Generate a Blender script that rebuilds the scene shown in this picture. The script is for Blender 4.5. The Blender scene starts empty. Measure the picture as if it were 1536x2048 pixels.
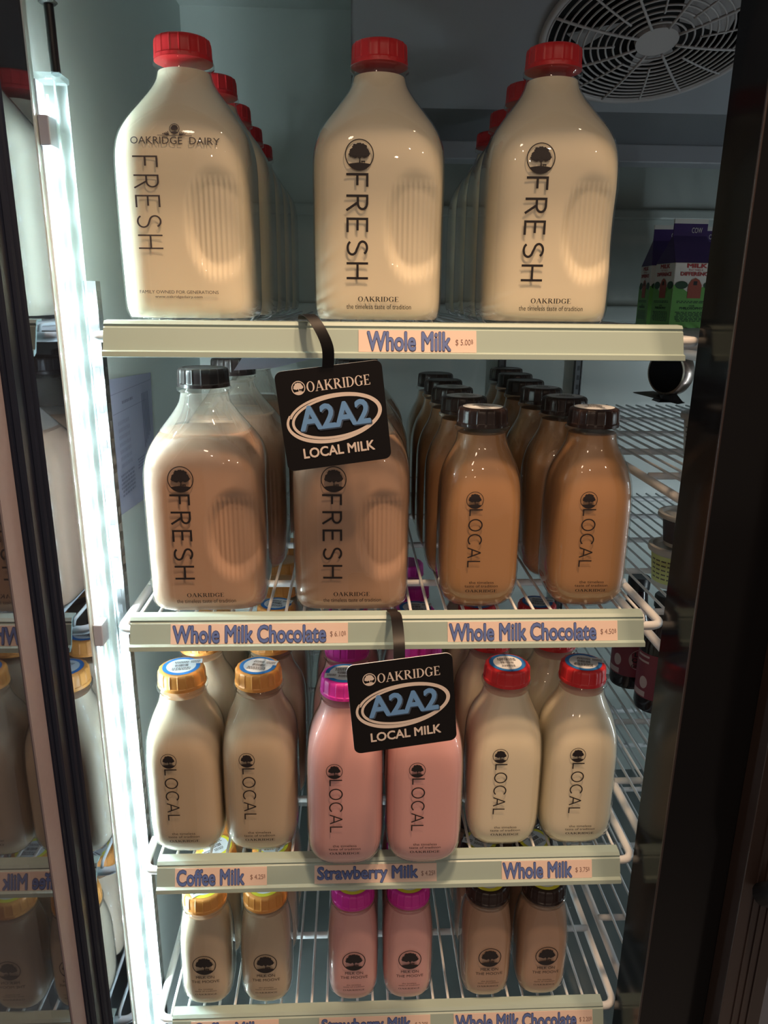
import bpy, math, random
from mathutils import Vector, Matrix
random.seed(7)
C = bpy.context.scene.collection
S = bpy.context.scene
PI = math.pi

# ------------------------------------------------------------------ camera
TH, YA, RO = .2838, .0446, -.0109
def cam_axes():
    cy, sy, ct, st = math.cos(YA), math.sin(YA), math.cos(TH), math.sin(TH)
    fw = Vector((sy*ct, cy*ct, -st)); rt = Vector((cy, -sy, 0)); dn = fw.cross(rt)
    c, s = math.cos(RO), math.sin(RO)
    return c*rt+s*dn, -s*rt+c*dn, fw
r_, d_, f_ = cam_axes()
cam = bpy.data.cameras.new('camera'); cam.sensor_fit = 'VERTICAL'; cam.sensor_height = 36; cam.lens = 36*1480/2048
cam.clip_start = .01
co = bpy.data.objects.new('camera', cam); C.objects.link(co)
M = Matrix.Identity(4)
for i in range(3):
    M[i][0] = r_[i]; M[i][1] = -d_[i]; M[i][2] = -f_[i]
M.translation = Vector((0, -.64, 1.35))
co.matrix_world = M
S.camera = co
S.view_settings.view_transform = 'Standard'; S.view_settings.look = 'None'
S.view_settings.gamma = 1; S.view_settings.use_curve_mapping = False
S.view_settings.exposure = -0.12
S.cycles.transparent_max_bounces = 16

# ------------------------------------------------------------------ world and shop lights
w = bpy.data.worlds.new('shop'); S.world = w; w.use_nodes = True
w.node_tree.nodes['Background'].inputs[0].default_value = (1, .80, .66, 1)
w.node_tree.nodes['Background'].inputs[1].default_value = .26
def spot(name, loc, target, power, col, size, ang=70, blend=.6):
    l = bpy.data.lights.new(name, 'SPOT'); l.energy = power; l.color = col; l.shadow_soft_size = size
    l.spot_size = math.radians(ang); l.spot_blend = blend
    o = bpy.data.objects.new(name, l); C.objects.link(o); o.location = loc
    o.rotation_euler = (Vector(target)-Vector(loc)).to_track_quat('-Z', 'Y').to_euler()
    return o
WARM = (1, .65, .39)
spot('ceiling_spotlight', (.16, -.40, 2.75), (.1, 0, 1.0), 125, WARM, .06)
spot('ceiling_spotlight', (.60, -.58, 2.75), (.1, 0, 1.0), 58, WARM, .05)
spot('ceiling_spotlight', (-.45, -1.6, 2.75), (.05, 0, 1.0), 7, (1, .74, .55), .08)

def pendant(loc, power, r=.035):
    l = bpy.data.lights.new('shop_pendant', 'POINT'); l.energy = power; l.color = (1, .74, .54); l.shadow_soft_size = r
    o = bpy.data.objects.new('shop_pendant', l); C.objects.link(o); o.location = loc
for p in ((-1.1, -2.6, 2.5), (-.35, -2.2, 2.6), (.5, -2.4, 2.55), (1.3, -2.0, 2.5), (.1, -3.6, 2.4)): pendant(p, 7, .028)
def area(name, loc, rot, sx, sy, power, col):
    l = bpy.data.lights.new(name, 'AREA'); l.shape = 'RECTANGLE'; l.size = sx; l.size_y = sy; l.energy = power; l.color = col
    o = bpy.data.objects.new(name, l); C.objects.link(o); o.location = loc; o.rotation_euler = rot; return o
# unseen light bar assumed on the right jamb, aimed to brighten the back wall
area('unseen_right_light_bar', (.830, .03, .97), (0, math.radians(90), math.radians(-50)), .56, .012, 2.0, (.82, .95, 1))

# ------------------------------------------------------------------ materials
def mat(name, col, rough=.5, metal=0, spec=.5, coat=0, noise=0, nscale=40, bump=0, bscale=200, emit=None, es=0, sss=0, ssr=.01):
    m = bpy.data.materials.new(name); m.use_nodes = True
    nt = m.node_tree; p = nt.nodes['Principled BSDF']
    p.inputs['Base Color'].default_value = (*col, 1); p.inputs['Roughness'].default_value = rough
    p.inputs['Metallic'].default_value = metal; p.inputs['Specular IOR Level'].default_value = spec
    p.inputs['Coat Weight'].default_value = coat; p.inputs['Coat Roughness'].default_value = .05
    if sss:
        p.inputs['Subsurface Weight'].default_value = sss; p.inputs['Subsurface Radius'].default_value = (1, .8, .6); p.inputs['Subsurface Scale'].default_value = ssr
    if emit:
        p.inputs['Emission Color'].default_value = (*emit, 1); p.inputs['Emission Strength'].default_value = es
    if noise or bump:
        tc = nt.nodes.new('ShaderNodeTexCoord')
    if noise:
        n = nt.nodes.new('ShaderNodeTexNoise'); n.inputs['Scale'].default_value = nscale; n.inputs['Detail'].default_value = 5
        nt.links.new(tc.outputs['Object'], n.inputs['Vector'])
        mx = nt.nodes.new('ShaderNodeMix'); mx.data_type = 'RGBA'
        mx.inputs['A'].default_value = (*[c*(1-noise) for c in col], 1); mx.inputs['B'].default_value = (*[min(1, c*(1+noise)) for c in col], 1)
        nt.links.new(n.outputs['Fac'], mx.inputs['Factor']); nt.links.new(mx.outputs['Result'], p.inputs['Base Color'])
    if bump:
        n2 = nt.nodes.new('ShaderNodeTexNoise'); n2.inputs['Scale'].default_value = bscale
        nt.links.new(tc.outputs['Object'], n2.inputs['Vector'])
        b = nt.nodes.new('ShaderNodeBump'); b.inputs['Strength'].default_value = bump; b.inputs['Distance'].default_value = .001
        nt.links.new(n2.outputs['Fac'], b.inputs['Height']); nt.links.new(b.outputs['Normal'], p.inputs['Normal'])
    return m

def clear_mat(name, tint=(1, 1, 1), gloss=1.0, rough=.03, ior=1.5, edge=0.0, edge_col=(.6, .65, .65), haze=0.0, haze_col=(.8, .8, .78)):
    """thin clear material: see-through with fresnel reflection, optional milky haze"""
    m = bpy.data.materials.new(name); m.use_nodes = True
    nt = m.node_tree; nt.nodes.clear(); N = nt.nodes.new; Lk = nt.links.new
    out = N('ShaderNodeOutputMaterial'); t = N('ShaderNodeBsdfTransparent'); t.inputs[0].default_value = (*tint, 1)
    g = N('ShaderNodeBsdfGlossy'); g.inputs['Roughness'].default_value = rough
    fr = N('ShaderNodeFresnel'); fr.inputs[0].default_value = ior
    geo = N('ShaderNodeNewGeometry'); inv = N('ShaderNodeMath'); inv.operation = 'SUBTRACT'; inv.inputs[0].default_value = 1
    Lk(geo.outputs['Backfacing'], inv.inputs[1])
    mu = N('ShaderNodeMath'); mu.operation = 'MULTIPLY'; Lk(fr.outputs[0], mu.inputs[0]); Lk(inv.outputs[0], mu.inputs[1])
    m2 = N('ShaderNodeMath'); m2.operation = 'MULTIPLY'; m2.use_clamp = True; Lk(mu.outputs[0], m2.inputs[0]); m2.inputs[1].default_value = gloss
    base = t.outputs[0]
    if haze or edge:
        d = N('ShaderNodeBsdfDiffuse'); d.inputs[0].default_value = (*haze_col, 1)
        tl = N('ShaderNodeBsdfTranslucent'); tl.inputs[0].default_value = (*haze_col, 1)
        dm = N('ShaderNodeMixShader'); dm.inputs[0].default_value = .35; Lk(d.outputs[0], dm.inputs[1]); Lk(tl.outputs[0], dm.inputs[2])
        lw = N('ShaderNodeLayerWeight'); lw.inputs[0].default_value = .35
        pw = N('ShaderNodeMath'); pw.operation = 'MULTIPLY_ADD'; pw.use_clamp = True
        Lk(lw.outputs['Facing'], pw.inputs[0]); pw.inputs[1].default_value = edge; pw.inputs[2].default_value = haze
        hm = N('ShaderNodeMixShader'); Lk(pw.outputs[0], hm.inputs[0]); Lk(base, hm.inputs[1]); Lk(dm.outputs[0], hm.inputs[2]); base = hm.outputs[0]
    mx = N('ShaderNodeMixShader'); Lk(m2.outputs[0], mx.inputs[0]); Lk(base, mx.inputs[1]); Lk(g.outputs[0], mx.inputs[2])
    Lk(mx.outputs[0], out.inputs[0])
    return m

def mirror_glass(name, base=(.02, .022, .03), refl=.45, rough=.02, see=0.0):
    """coated door glass: strong mirror reflection over dark body, partly see-through"""
    m = bpy.data.materials.new(name); m.use_nodes = True
    nt = m.node_tree; nt.nodes.clear(); N = nt.nodes.new; Lk = nt.links.new
    out = N('ShaderNodeOutputMaterial'); d = N('ShaderNodeBsdfDiffuse'); d.inputs[0].default_value = (*base, 1)
    t = N('ShaderNodeBsdfTransparent'); t.inputs[0].default_value = (.8, .82, .85, 1)
    a = N('ShaderNodeMixShader'); a.inputs[0].default_value = see; Lk(d.outputs[0], a.inputs[1]); Lk(t.outputs[0], a.inputs[2])
    g = N('ShaderNodeBsdfGlossy'); g.inputs['Roughness'].default_value = rough; g.inputs[0].default_value = (.85, .88, 1, 1)
    x = N('ShaderNodeMixShader'); x.inputs[0].default_value = refl; Lk(a.outputs[0], x.inputs[1]); Lk(g.outputs[0], x.inputs[2])
    Lk(x.outputs[0], out.inputs[0])
    return m

MAT = {}
MAT['glass'] = clear_mat('bottle_glass', (.97, .98, .97), 1.45, .025, 1.5, edge=.06, haze=.0, haze_col=(.7, .72, .70))
MAT['film'] = clear_mat('milk_film', (.93, .91, .88), 0.0, .3, 1.3, edge=.35, haze=.20, haze_col=(.74, .68, .62))
MAT['acrylic'] = clear_mat('clear_acrylic', (.93, .97, .97), 1.3, .06, 1.5, edge=.14, haze=.03, haze_col=(.75, .85, .86))
MILK = {'whole': mat('whole_milk', (.86, .76, .58), .4, sss=.12, ssr=.012), 'coffee': mat('coffee_milk', (.55, .43, .31), .4, sss=.12, ssr=.012),
        'straw': mat('strawberry_milk', (.75, .39, .385), .4, sss=.12, ssr=.012), 'choc': mat('chocolate_milk', (.47, .29, .20), .4, sss=.1, ssr=.01),
        'dchoc': mat('dark_chocolate_milk', (.45, .235, .108), .4, sss=.1, ssr=.01)}
CAPM = {'red': mat('red_plastic', (.62, .028, .034), .35), 'black': mat('black_plastic', (.018, .012, .012), .28), 'brown': mat('dark_brown_plastic', (.03, .016, .013), .28),
        'orange': mat('orange_plastic', (.72, .30, .07), .35), 'pink': mat('magenta_plastic', (.62, .03, .36), .35)}
MAT['ink'] = mat('dark_ink', (.012, .008, .010), .55)
MAT['ink_soft'] = mat('grey_ink', (.06, .05, .055), .55)
MAT['wall'] = mat('cooler_enamel', (.54, .60, .58), .32, noise=.05, nscale=6, bump=.06, bscale=90)
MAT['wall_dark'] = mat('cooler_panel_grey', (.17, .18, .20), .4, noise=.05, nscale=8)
MAT['floor'] = mat('cooler_floor_enamel', (.14, .16, .16), .4, noise=.15, nscale=12)
MAT['white_wire'] = mat('white_coated_wire', (.74, .76, .78), .35)
MAT['channel'] = mat('pale_green_plastic', (.34, .44, .41), .38)
MAT['paper'] = mat('pink_paper', (.74, .58, .51), .6)
MAT['blue'] = mat('tag_blue_ink', (.105, .165, .42), .6)
MAT['blue_edge'] = mat('tag_dark_blue_ink', (.028, .035, .12), .6)
MAT['price_ink'] = mat('price_ink', (.22, .12, .10), .7)
MAT['black_card'] = mat('black_card', (.007, .006, .007), .45, spec=.25)
MAT['white_print'] = mat('white_print', (.80, .70, .64), .55)
MAT['sky_print'] = mat('sky_blue_print', (.16, .36, .72), .55)
MAT['shadow_print'] = mat('grey_blue_print', (.06, .09, .15), .55)
MAT['card_edge'] = mat('white_card_edge', (.75, .75, .78), .6)
MAT['lavender'] = mat('lavender_paper', (.55, .56, .72), .6)
MAT['lbl_blue'] = mat('label_blue', (.03, .20, .58), .5)
MAT['lbl_yellow'] = mat('label_yellow', (.80, .74, .05), .5)
MAT['lbl_white'] = mat('label_white', (.72, .76, .80), .5)
MAT['black_gloss'] = mat('black_gloss_panel', (.006, .006, .007), .14, spec=.15)
MAT['black_matte'] = mat('black_frame', (.007, .007, .009), .35)
MAT['dark_glass'] = mirror_glass('door_jamb_glass', (.010, .011, .015), .15, .03)
MAT['door_glass'] = mirror_glass('coated_door_glass', (.03, .028, .03), .24, .02, see=.35)
MAT['gasket'] = mat('black_rubber', (.010, .014, .030), .38, spec=.3, noise=.1)
MAT['spacer'] = mat('pinkish_aluminium', (.34, .30, .34), .45, metal=.3, noise=.06, nscale=200)
MAT['steel'] = mat('galvanised_steel', (.13, .135, .14), .34, metal=1)
MAT['steel_dark'] = mat('steel_slot', (.04, .045, .05), .5)
MAT['led'] = mat('led', (1, 1, 1), .5, emit=(.80, .97, 1), es=1350)
MAT['led_strip'] = mat('led_strip', (.9, .95, 1), .5, emit=(.80, .96, 1), es=5)
MAT['fan'] = mat('grey_fan_plastic', (.55, .53, .54), .5)
MAT['fan_panel'] = mat('evaporator_panel', (.36, .38, .42), .45, noise=.04, nscale=10)
MAT['dark_void'] = mat('dark_fan_cavity', (.012, .012, .013), .7)
MAT['chrome'] = mat('brushed_steel_rim', (.50, .42, .38), .25, metal=1)
MAT['purple'] = mat('purple_carton', (.045, .02, .12), .4)
MAT['cwhite'] = mat('carton_white', (.66, .64, .60), .5)
MAT['cgreen'] = mat('carton_green', (.12, .34, .07), .5)
MAT['cdgreen'] = mat('carton_dark_green', (.01, .05, .02), .5)
MAT['cred'] = mat('carton_red', (.36, .025, .03), .5)
MAT['cbarn'] = mat('carton_barn_red', (.30, .06, .035), .5)
MAT['juice'] = mat('dark_juice_glass', (.012, .005, .007), .12)
MAT['jlabel'] = mat('maroon_label', (.20, .025, .045), .5)
MAT['jpale'] = mat('pale_pink_print', (.50, .36, .36), .5)
MAT['tub'] = mat('grey_white_plastic', (.50, .50, .47), .4)
MAT['tub_lbl'] = mat('yellow_green_label', (.50, .55, .20), .5)
MAT['sheet'] = mat('printed_paper', (.34, .36, .50), .7)
MAT['sheet_ink'] = mat('faded_print', (.19, .20, .29), .7)
MAT['cable'] = mat('black_cable', (.008, .008, .010), .4)
MAT['yellow_wire'] = mat('yellow_wire', (.60, .58, .25), .5)
MAT['clip'] = mat('grey_clip', (.35, .33, .36), .4)
MAT['brown_alu'] = mat('brown_anodised_stile', (.028, .019, .018), .35)
MAT['shop_floor'] = mat('shop_floor', (.28, .30, .34), .35, noise=.1, nscale=3)

# ------------------------------------------------------------------ mesh helpers
class MB:
    def __init__(s): s.v = []; s.f = []; s.m = []; s.mats = []
    def mi(s, m):
        if m not in s.mats: s.mats.append(m)
        return s.mats.index(m)
    def add(s, vs, fs, m):
        o = len(s.v); k = s.mi(m); s.v += [tuple(v) for v in vs]
        for f in fs: s.f.append(tuple(i+o for i in f)); s.m.append(k)
    def box(s, x0, x1, y0, y1, z0, z1, m):
        s.add([(x, y, z) for z in (z0, z1) for y in (y0, y1) for x in (x0, x1)],
              [(0, 2, 3, 1), (4, 5, 7, 6), (0, 1, 5, 4), (2, 6, 7, 3), (0, 4, 6, 2), (1, 3, 7, 5)], m)
    def tube(s, pts, r, m, n=8, closed=False):
        pts = [Vector(p) for p in pts]; K = len(pts); vs = []; fs = []
        up = None
        for i, p in enumerate(pts):
            a = pts[(i-1) % K] if (i or closed) else p; b = pts[(i+1) % K] if (i < K-1 or closed) else p
            t = (b-a).normalized()
            if up is None: up = Vector((0, 0, 1)) if abs(t.z) < .9 else Vector((1, 0, 0))
            e = t.cross(up).normalized(); u = e.cross(t).normalized(); up = u
            for j in range(n):
                an = 2*PI*j/n; vs.append(p+e*(math.cos(an)*r)+u*(math.sin(an)*r))
        for i in range(K if closed else K-1):
            i2 = (i+1) % K
            for j in range(n): fs.append((i*n+j, i*n+(j+1) % n, i2*n+(j+1) % n, i2*n+j))
        if not closed: fs += [tuple(reversed(range(n))), tuple((K-1)*n+j for j in range(n))]
        s.add(vs, fs, m)
    def lathe(s, prof, m, n=40, c=(0, 0, 0), rmod=None, cap=True):
        vs = []; fs = []
        for i, (r, z) in enumerate(prof):
            for j in range(n):
                a = 2*PI*j/n; rr = r*(rmod(a, i) if rmod else 1)
                vs.append((c[0]+rr*math.cos(a), c[1]+rr*math.sin(a), c[2]+z))
        for i in range(len(prof)-1):
            for j in range(n): fs.append((i*n+j, i*n+(j+1) % n, (i+1)*n+(j+1) % n, (i+1)*n+j))
        if cap: fs += [tuple(reversed(range(n))), tuple((len(prof)-1)*n+j for j in range(n))]
        s.add(vs, fs, m)
    def mesh(s, name, smooth=False):
        me = bpy.data.meshes.new(name); me.from_pydata(s.v, [], s.f)
        for m in s.mats: me.materials.append(m)
        me.polygons.foreach_set('material_index', s.m)
        if smooth:
            me.polygons.foreach_set('use_smooth', [True]*len(s.f))
        me.update()
        return me
    def obj(s, name, parent=None, smooth=False, bevel=0, angle=None):
        o = link(name, s.mesh(name, smooth or angle is not None), parent)
        if angle is not None: sharp(o.data, angle)
        if bevel:
            b = o.modifiers.new('bevel', 'BEVEL'); b.width = bevel; b.segments = 2; b.limit_method = 'ANGLE'
        return o
def sharp(me, deg):
    try: me.set_sharp_from_angle(angle=math.radians(deg))
    except Exception: pass
def link(name, me, parent=None):
    o = bpy.data.objects.new(name, me); C.objects.link(o)
    if parent: o.parent = parent
    return o
def tag(o, label=None, cat=None, group=None, kind=None):
    if label: o['label'] = label
    if cat: o['category'] = cat
    if group: o['group'] = group
    if kind: o['kind'] = kind
    return o
def thing(name, label, cat, loc=(0, 0, 0), group=None, rz=0):
    o = bpy.data.objects.new(name, None); C.objects.link(o); o.empty_display_size = .02
    o.location = loc; o.rotation_euler = (0, 0, rz)
    return tag(o, label, cat, group)
def struct(o): o['kind'] = 'structure'; return o
def dup(root, loc, label, group=None, rz=0, skip=()):
    r = root.copy(); C.objects.link(r); r.location = loc; r.rotation_euler = (0, 0, rz); r['label'] = label
    if group: r['group'] = group
    for ch in list(root.children):
        if ch.name.split('.')[0] in skip: continue
        c = ch.copy(); C.objects.link(c); c.parent = r
        for g in list(ch.children):
            if g.name.split('.')[0] in skip: continue
            d = g.copy(); C.objects.link(d); d.parent = c
    return r

# ------------------------------------------------------------------ 2D artwork: (points, faces) in a plane
_tc = {}
def text2d(s, bold=0.0, sx=1.0, spacing=1.0):
    k = (s, bold, spacing)
    if k not in _tc:
        cu = bpy.data.curves.new('t', 'FONT'); cu.body = s; cu.size = 1; cu.offset = bold; cu.resolution_u = 3; cu.space_character = spacing
        o = bpy.data.objects.new('t', cu); C.objects.link(o)
        dg = bpy.context.evaluated_depsgraph_get(); dg.update()
        me = bpy.data.meshes.new_from_object(o.evaluated_get(dg))
        _tc[k] = ([(v.co.x, v.co.y) for v in me.vertices], [tuple(p.vertices) for p in me.polygons])
        bpy.data.objects.remove(o); bpy.data.curves.remove(cu); bpy.data.meshes.remove(me)
    return _tc[k]
def heavy(s, w, spacing=1.0):
    a = text2d(s, 0.0, 1.0, spacing); A = [shift(a, w*math.cos(k*PI/6), w*math.sin(k*PI/6)) for k in range(12)]
    return merge(*A, a)
def fit(art, x0, x1, y0, y1, keep=False):
    p, f = art; ax = min(a for a, b in p); bx = max(a for a, b in p); ay = min(b for a, b in p); by = max(b for a, b in p)
    sx = (x1-x0)/(bx-ax); sy = (y1-y0)/(by-ay)
    return [(x0+(a-ax)*sx, y0+(b-ay)*sy) for a, b in p], f
def fit2(art, ref, x0, x1, y0, y1):
    p, f = art; r = ref[0]; ax = min(a for a, b in r); bx = max(a for a, b in r); ay = min(b for a, b in r); by = max(b for a, b in r)
    sx = (x1-x0)/(bx-ax); sy = (y1-y0)/(by-ay)
    return [(x0+(a-ax)*sx, y0+(b-ay)*sy) for a, b in p], f
def merge(*arts):
    P = []; F = []
    for p, f in arts:
        o = len(P); P += list(p); F += [tuple(i+o for i in q) for q in f]
    return P, F
def shift(art, dx, dy): return [(a+dx, b+dy) for a, b in art[0]], art[1]
def rot_down(art): return [(b, -a) for a, b in art[0]], art[1]      # reads downward, letter tops to the right
def poly(*pts): return list(pts), [tuple(range(len(pts)))]
def rect(x0, x1, y0, y1): return poly((x0, y0), (x1, y0), (x1, y1), (x0, y1))
def stroke(pts, w, taper=None):
    P = []; F = []; n = len(pts)
    for i, (x, y) in enumerate(pts):
        a = pts[max(0, i-1)]; b = pts[min(n-1, i+1)]; dx, dy = b[0]-a[0], b[1]-a[1]; L = math.hypot(dx, dy) or 1
        ww = w*(taper(i/(n-1)) if taper else 1)/2
        P += [(x-dy/L*ww, y+dx/L*ww), (x+dy/L*ww, y-dx/L*ww)]
    for i in range(n-1): F.append((2*i, 2*i+1, 2*i+3, 2*i+2))
    return P, F
def ell(cx, cy, rx, ry, a0, a1, n=28):
    return [(cx+rx*math.cos(a0+(a1-a0)*i/n), cy+ry*math.sin(a0+(a1-a0)*i/n)) for i in range(n+1)]
def band(outer, inner):
    n = len(outer); P = list(outer)+list(inner)
    return P, [(i, i+1, n+i+1, n+i) for i in range(n-1)]
def disc(cx, cy, rx, ry, n=36): return ell(cx, cy, rx, ry, 0, 2*PI, n)[:-1], [tuple(range(n))]
# serif capitals
def _stem(x, w=.17, y0=0, y1=1, serif=.07):
    return merge(rect(x, x+w, y0, y1), rect(x-serif, x+w+serif, 0, .045), rect(x-serif, x+w+serif, .955, 1))
def serif_word(word, gap=.10):
    G = {}
    G['O'] = (merge(band(ell(.42, .5, .42, .52, 0, 2*PI), ell(.42, .5, .25, .46, 0, 2*PI))), .84)
    G['A'] = (merge(stroke([(.10, .03), (.41, .98)], .07), stroke([(.42, 1.0), (.75, .03)], .18), rect(.2, .62, .30, .36), rect(-.02, .24, 0, .045), rect(.58, .94, 0, .045)), .90)
    G['K'] = (merge(_stem(.07), stroke([(.24, .42), (.68, .96)], .08), stroke([(.36, .58), (.76, .03)], .18), rect(.52, .84, .955, 1), rect(.62, .94, 0, .045)), .90)
    G['R'] = (merge(_stem(.07), band(ell(.30, .75, .36, .25, -PI/2, PI/2, 14), ell(.30, .75, .19, .195, -PI/2, PI/2, 14)), rect(.2, .31, .94, 1), rect(.2, .31, .5, .555), stroke([(.36, .52), (.72, .03)], .18), rect(.62, .88, 0, .045)), .84)
    G['I'] = (_stem(.07), .31)
    G['D'] = (merge(_stem(.07), band(ell(.30, .5, .52, .5, -PI/2, PI/2, 18), ell(.30, .5, .34, .445, -PI/2, PI/2, 18)), rect(.2, .31, .945, 1), rect(.2, .31, 0, .055)), .84)
    G['G'] = (merge(band(ell(.42, .5, .42, .52, .55, 2*PI-.5), ell(.42, .5, .25, .46, .55, 2*PI-.5)), rect(.60, .77, .06, .42), rect(.52, .85, .40, .445), rect(.73, .77, .66, .96)), .86)
    G['E'] = (merge(_stem(.07), rect(.2, .62, .945, 1), rect(.2, .66, 0, .055), rect(.2, .5, .48, .535), rect(.57, .62, .80, 1), rect(.61, .66, 0, .22), rect(.46, .5, .40, .61)), .70)
    x = 0; A = []
    for ch in word:
        g, wd = G[ch]; A.append(shift(g, x, 0)); x += wd+gap
    return merge(*A)
# thin monoline capitals
def mono_word(word, w=.085, gap=.30):
    def q(*p): return stroke(list(p), w)
    G = {}
    G['F'] = (merge(q((0, 0), (0, 1)), q((-w/2, 1-w/2), (.52, 1-w/2)), q((0, .5), (.46, .5))), .52)
    G['E'] = (merge(q((0, 0), (0, 1)), q((-w/2, 1-w/2), (.56, 1-w/2)), q((0, .51), (.50, .51)), q((-w/2, w/2), (.58, w/2))), .58)
    G['R'] = (merge(q((0, 0), (0, 1)), stroke([(0, 1-w/2)]+ell(.30, .735, .265, .265-w/2, PI/2, -PI/2, 14)+[(0, .47+w/2)], w), q((.30, .49), (.62, 0))), .60)
    S_ = ell(.29, .745, .27, .255-w/2, .35, PI*1.5-.35, 16)+ell(.30, .265, .29, .265-w/2, PI/2-.3, -PI+.45, 18)
    G['S'] = (stroke(S_, w), .60)
    G['H'] = (merge(q((0, 0), (0, 1)), q((.66, 0), (.66, 1)), q((0, .51), (.66, .51))), .66)
    G['L'] = (merge(q((0, 0), (0, 1)), q((-w/2, w/2), (.52, w/2))), .50)
    G['O'] = (stroke(ell(.48, .5, .48, .5, 0, 2*PI, 36), w), .96)
    G['C'] = (stroke(ell(.48, .5, .48, .5, .75, 2*PI-.75, 30), w), .84)
    G['A'] = (merge(q((0, 0), (.42, 1)), q((.42, 1), (.84, 0)), q((.14, .33), (.70, .33))), .84)
    x = 0; A = []
    for ch in word:
        g, wd = G[ch]; A.append(shift(g, x, 0)); x += wd+gap
    return merge(*A)
def tree_art(cx, cy, rx, ry, ring=.07, seed=3, solid=False):
    rnd = random.Random(seed); A = []
    A.append(band(ell(0, 0, 1, 1, 0, 2*PI, 48), ell(0, 0, 1-ring, 1-ring, 0, 2*PI, 48)))
    # crown: overlapping leafy blobs with ragged outlines
    for bx, by, br in ((0, .22, .42), (-.36, .16, .30), (.36, .18, .30), (-.20, .44, .30), (.22, .44, .30), (0, .55, .24), (-.52, .02, .20), (.52, .05, .20), (-.30, -.06, .18), (.34, -.05, .18)):
        n = 22; pts = []
        for i in range(n):
            a = 2*PI*i/n; r = br*(1+rnd.uniform(-.16, .14)); pts.append((bx+r*math.cos(a)*1.08, by+r*math.sin(a)*.86))
        P = [(bx, by)]+pts
        A.append((P, [(0, 1+i, 1+(i+1) % n) for i in range(n)]))
    A.append(poly((-.05, .1), (.07, .1), (.06, -.3), (.10, -.58), (-.04, -.58), (.0, -.3)))
    A.append(stroke([(.02, -.24), (-.22, .0)], .07)); A.append(stroke([(.02, -.24), (.26, .02)], .07))
    m = ell(0, 0, .98, .98, PI+.66, 2*PI-.66, 18); top = [(x, -.60+.10*math.cos(x*PI/1.7)) for x, y in m]
    A.append(band(m, top))
    A.append(merge(rect(.12, .40, -.46, -.38), rect(.14, .18, -.56, -.40), rect(.34, .38, -.56, -.40)))
    P, F = merge(*A)
    return [(cx+a*rx, cy+b*ry) for a, b in P], F
def lines_art(x0, x1, y0, y1, n, seed=1, fill=.55):
    rnd = random.Random(seed); A = []; h = (y1-y0)/n
    for i in range(n):
        x = x0+(x1-x0)*rnd.uniform(0, .08)
        while x < x1-.0004:
            wd = (x1-x0)*rnd.uniform(.05, .16); A.append(rect(x, min(x+wd, x1), y0+i*h, y0+i*h+h*fill)); x += wd+(x1-x0)*.03
    return merge(*A)
def barcode_art(x0, x1, y0, y1, seed=2):
    rnd = random.Random(seed); A = []; x = x0
    while x < x1:
        wd = (x1-x0)*rnd.uniform(.02, .06); A.append(rect(x, min(x+wd, x1), y0, y1)); x += wd+(x1-x0)*rnd.uniform(.02, .05)
    return merge(*A)
def place(mb, art, m, fn):
    """fn maps flat (u, v) to 3D; overlapping pieces of one print are laid a hair above each other like ink layers"""
    P, F = art; par = list(range(len(P)))
    def find(a):
        while par[a] != a: par[a] = par[par[a]]; a = par[a]
        return a
    for f in F:
        r0 = find(f[0])
        for q in f[1:]: par[find(q)] = r0
    ids = {}; h = 1e-5; vs = []
    for i, (u, v) in enumerate(P):
        k = ids.setdefault(find(i), len(ids)); p = Vector(fn(u, v))
        n = (Vector(fn(u+h, v))-p).cross(Vector(fn(u, v+h))-p).normalized()
        vs.append(p+n*(k*1.5e-6))
    mb.add(vs, F, m)

# ------------------------------------------------------------------ the cooler shell
XL, XR, YB, ZT, ZF = -.264, .844, .68, 1.775, .40
def slab(name, x0, x1, y0, y1, z0, z1, m, bevel=0, parent=None):
    b = MB(); b.box(x0, x1, y0, y1, z0, z1, m); return b.obj(name, parent, bevel=bevel)
struct(slab('wall_left', XL-.04, XL, -.0, YB+.04, ZF-.04, ZT+.04, MAT['wall']))
struct(slab('wall_right', XR, XR+.04, -.0, YB+.04, ZF-.04, ZT+.04, MAT['wall']))
b = MB(); b.box(XL, XR, YB, YB+.04, ZF-.04, ZT+.04, MAT['wall'])
struct(b.obj('wall_back'))
struct(slab('ceiling', XL, XR, 0, YB, ZT, ZT+.04, MAT['wall']))
struct(slab('floor', XL, XR, 0, YB, ZF-.04, ZF, MAT['floor']))
struct(slab('trim_5', XL, -.243, 0, .007, ZF, ZT, MAT['wall']))
# ledges pressed into the back wall
struct(slab('trim_1', XL+.002, XR-.002, YB-.012, YB-.0005, 1.478, 1.494, MAT['wall'], .003))
struct(slab('trim_2', XL+.002, XR-.002, YB-.014, YB-.0005, 1.312, 1.338, MAT['wall'], .003))
# dark header above the doors, the shop floor
struct(slab('trim_3', XL-.3, XR+.3, -.055, -.004, 1.615, 1.95, MAT['black_matte']))
struct(slab('floor_shop', -3, 3, -4, -.1, -.02, 0, MAT['shop_floor']))
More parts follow.
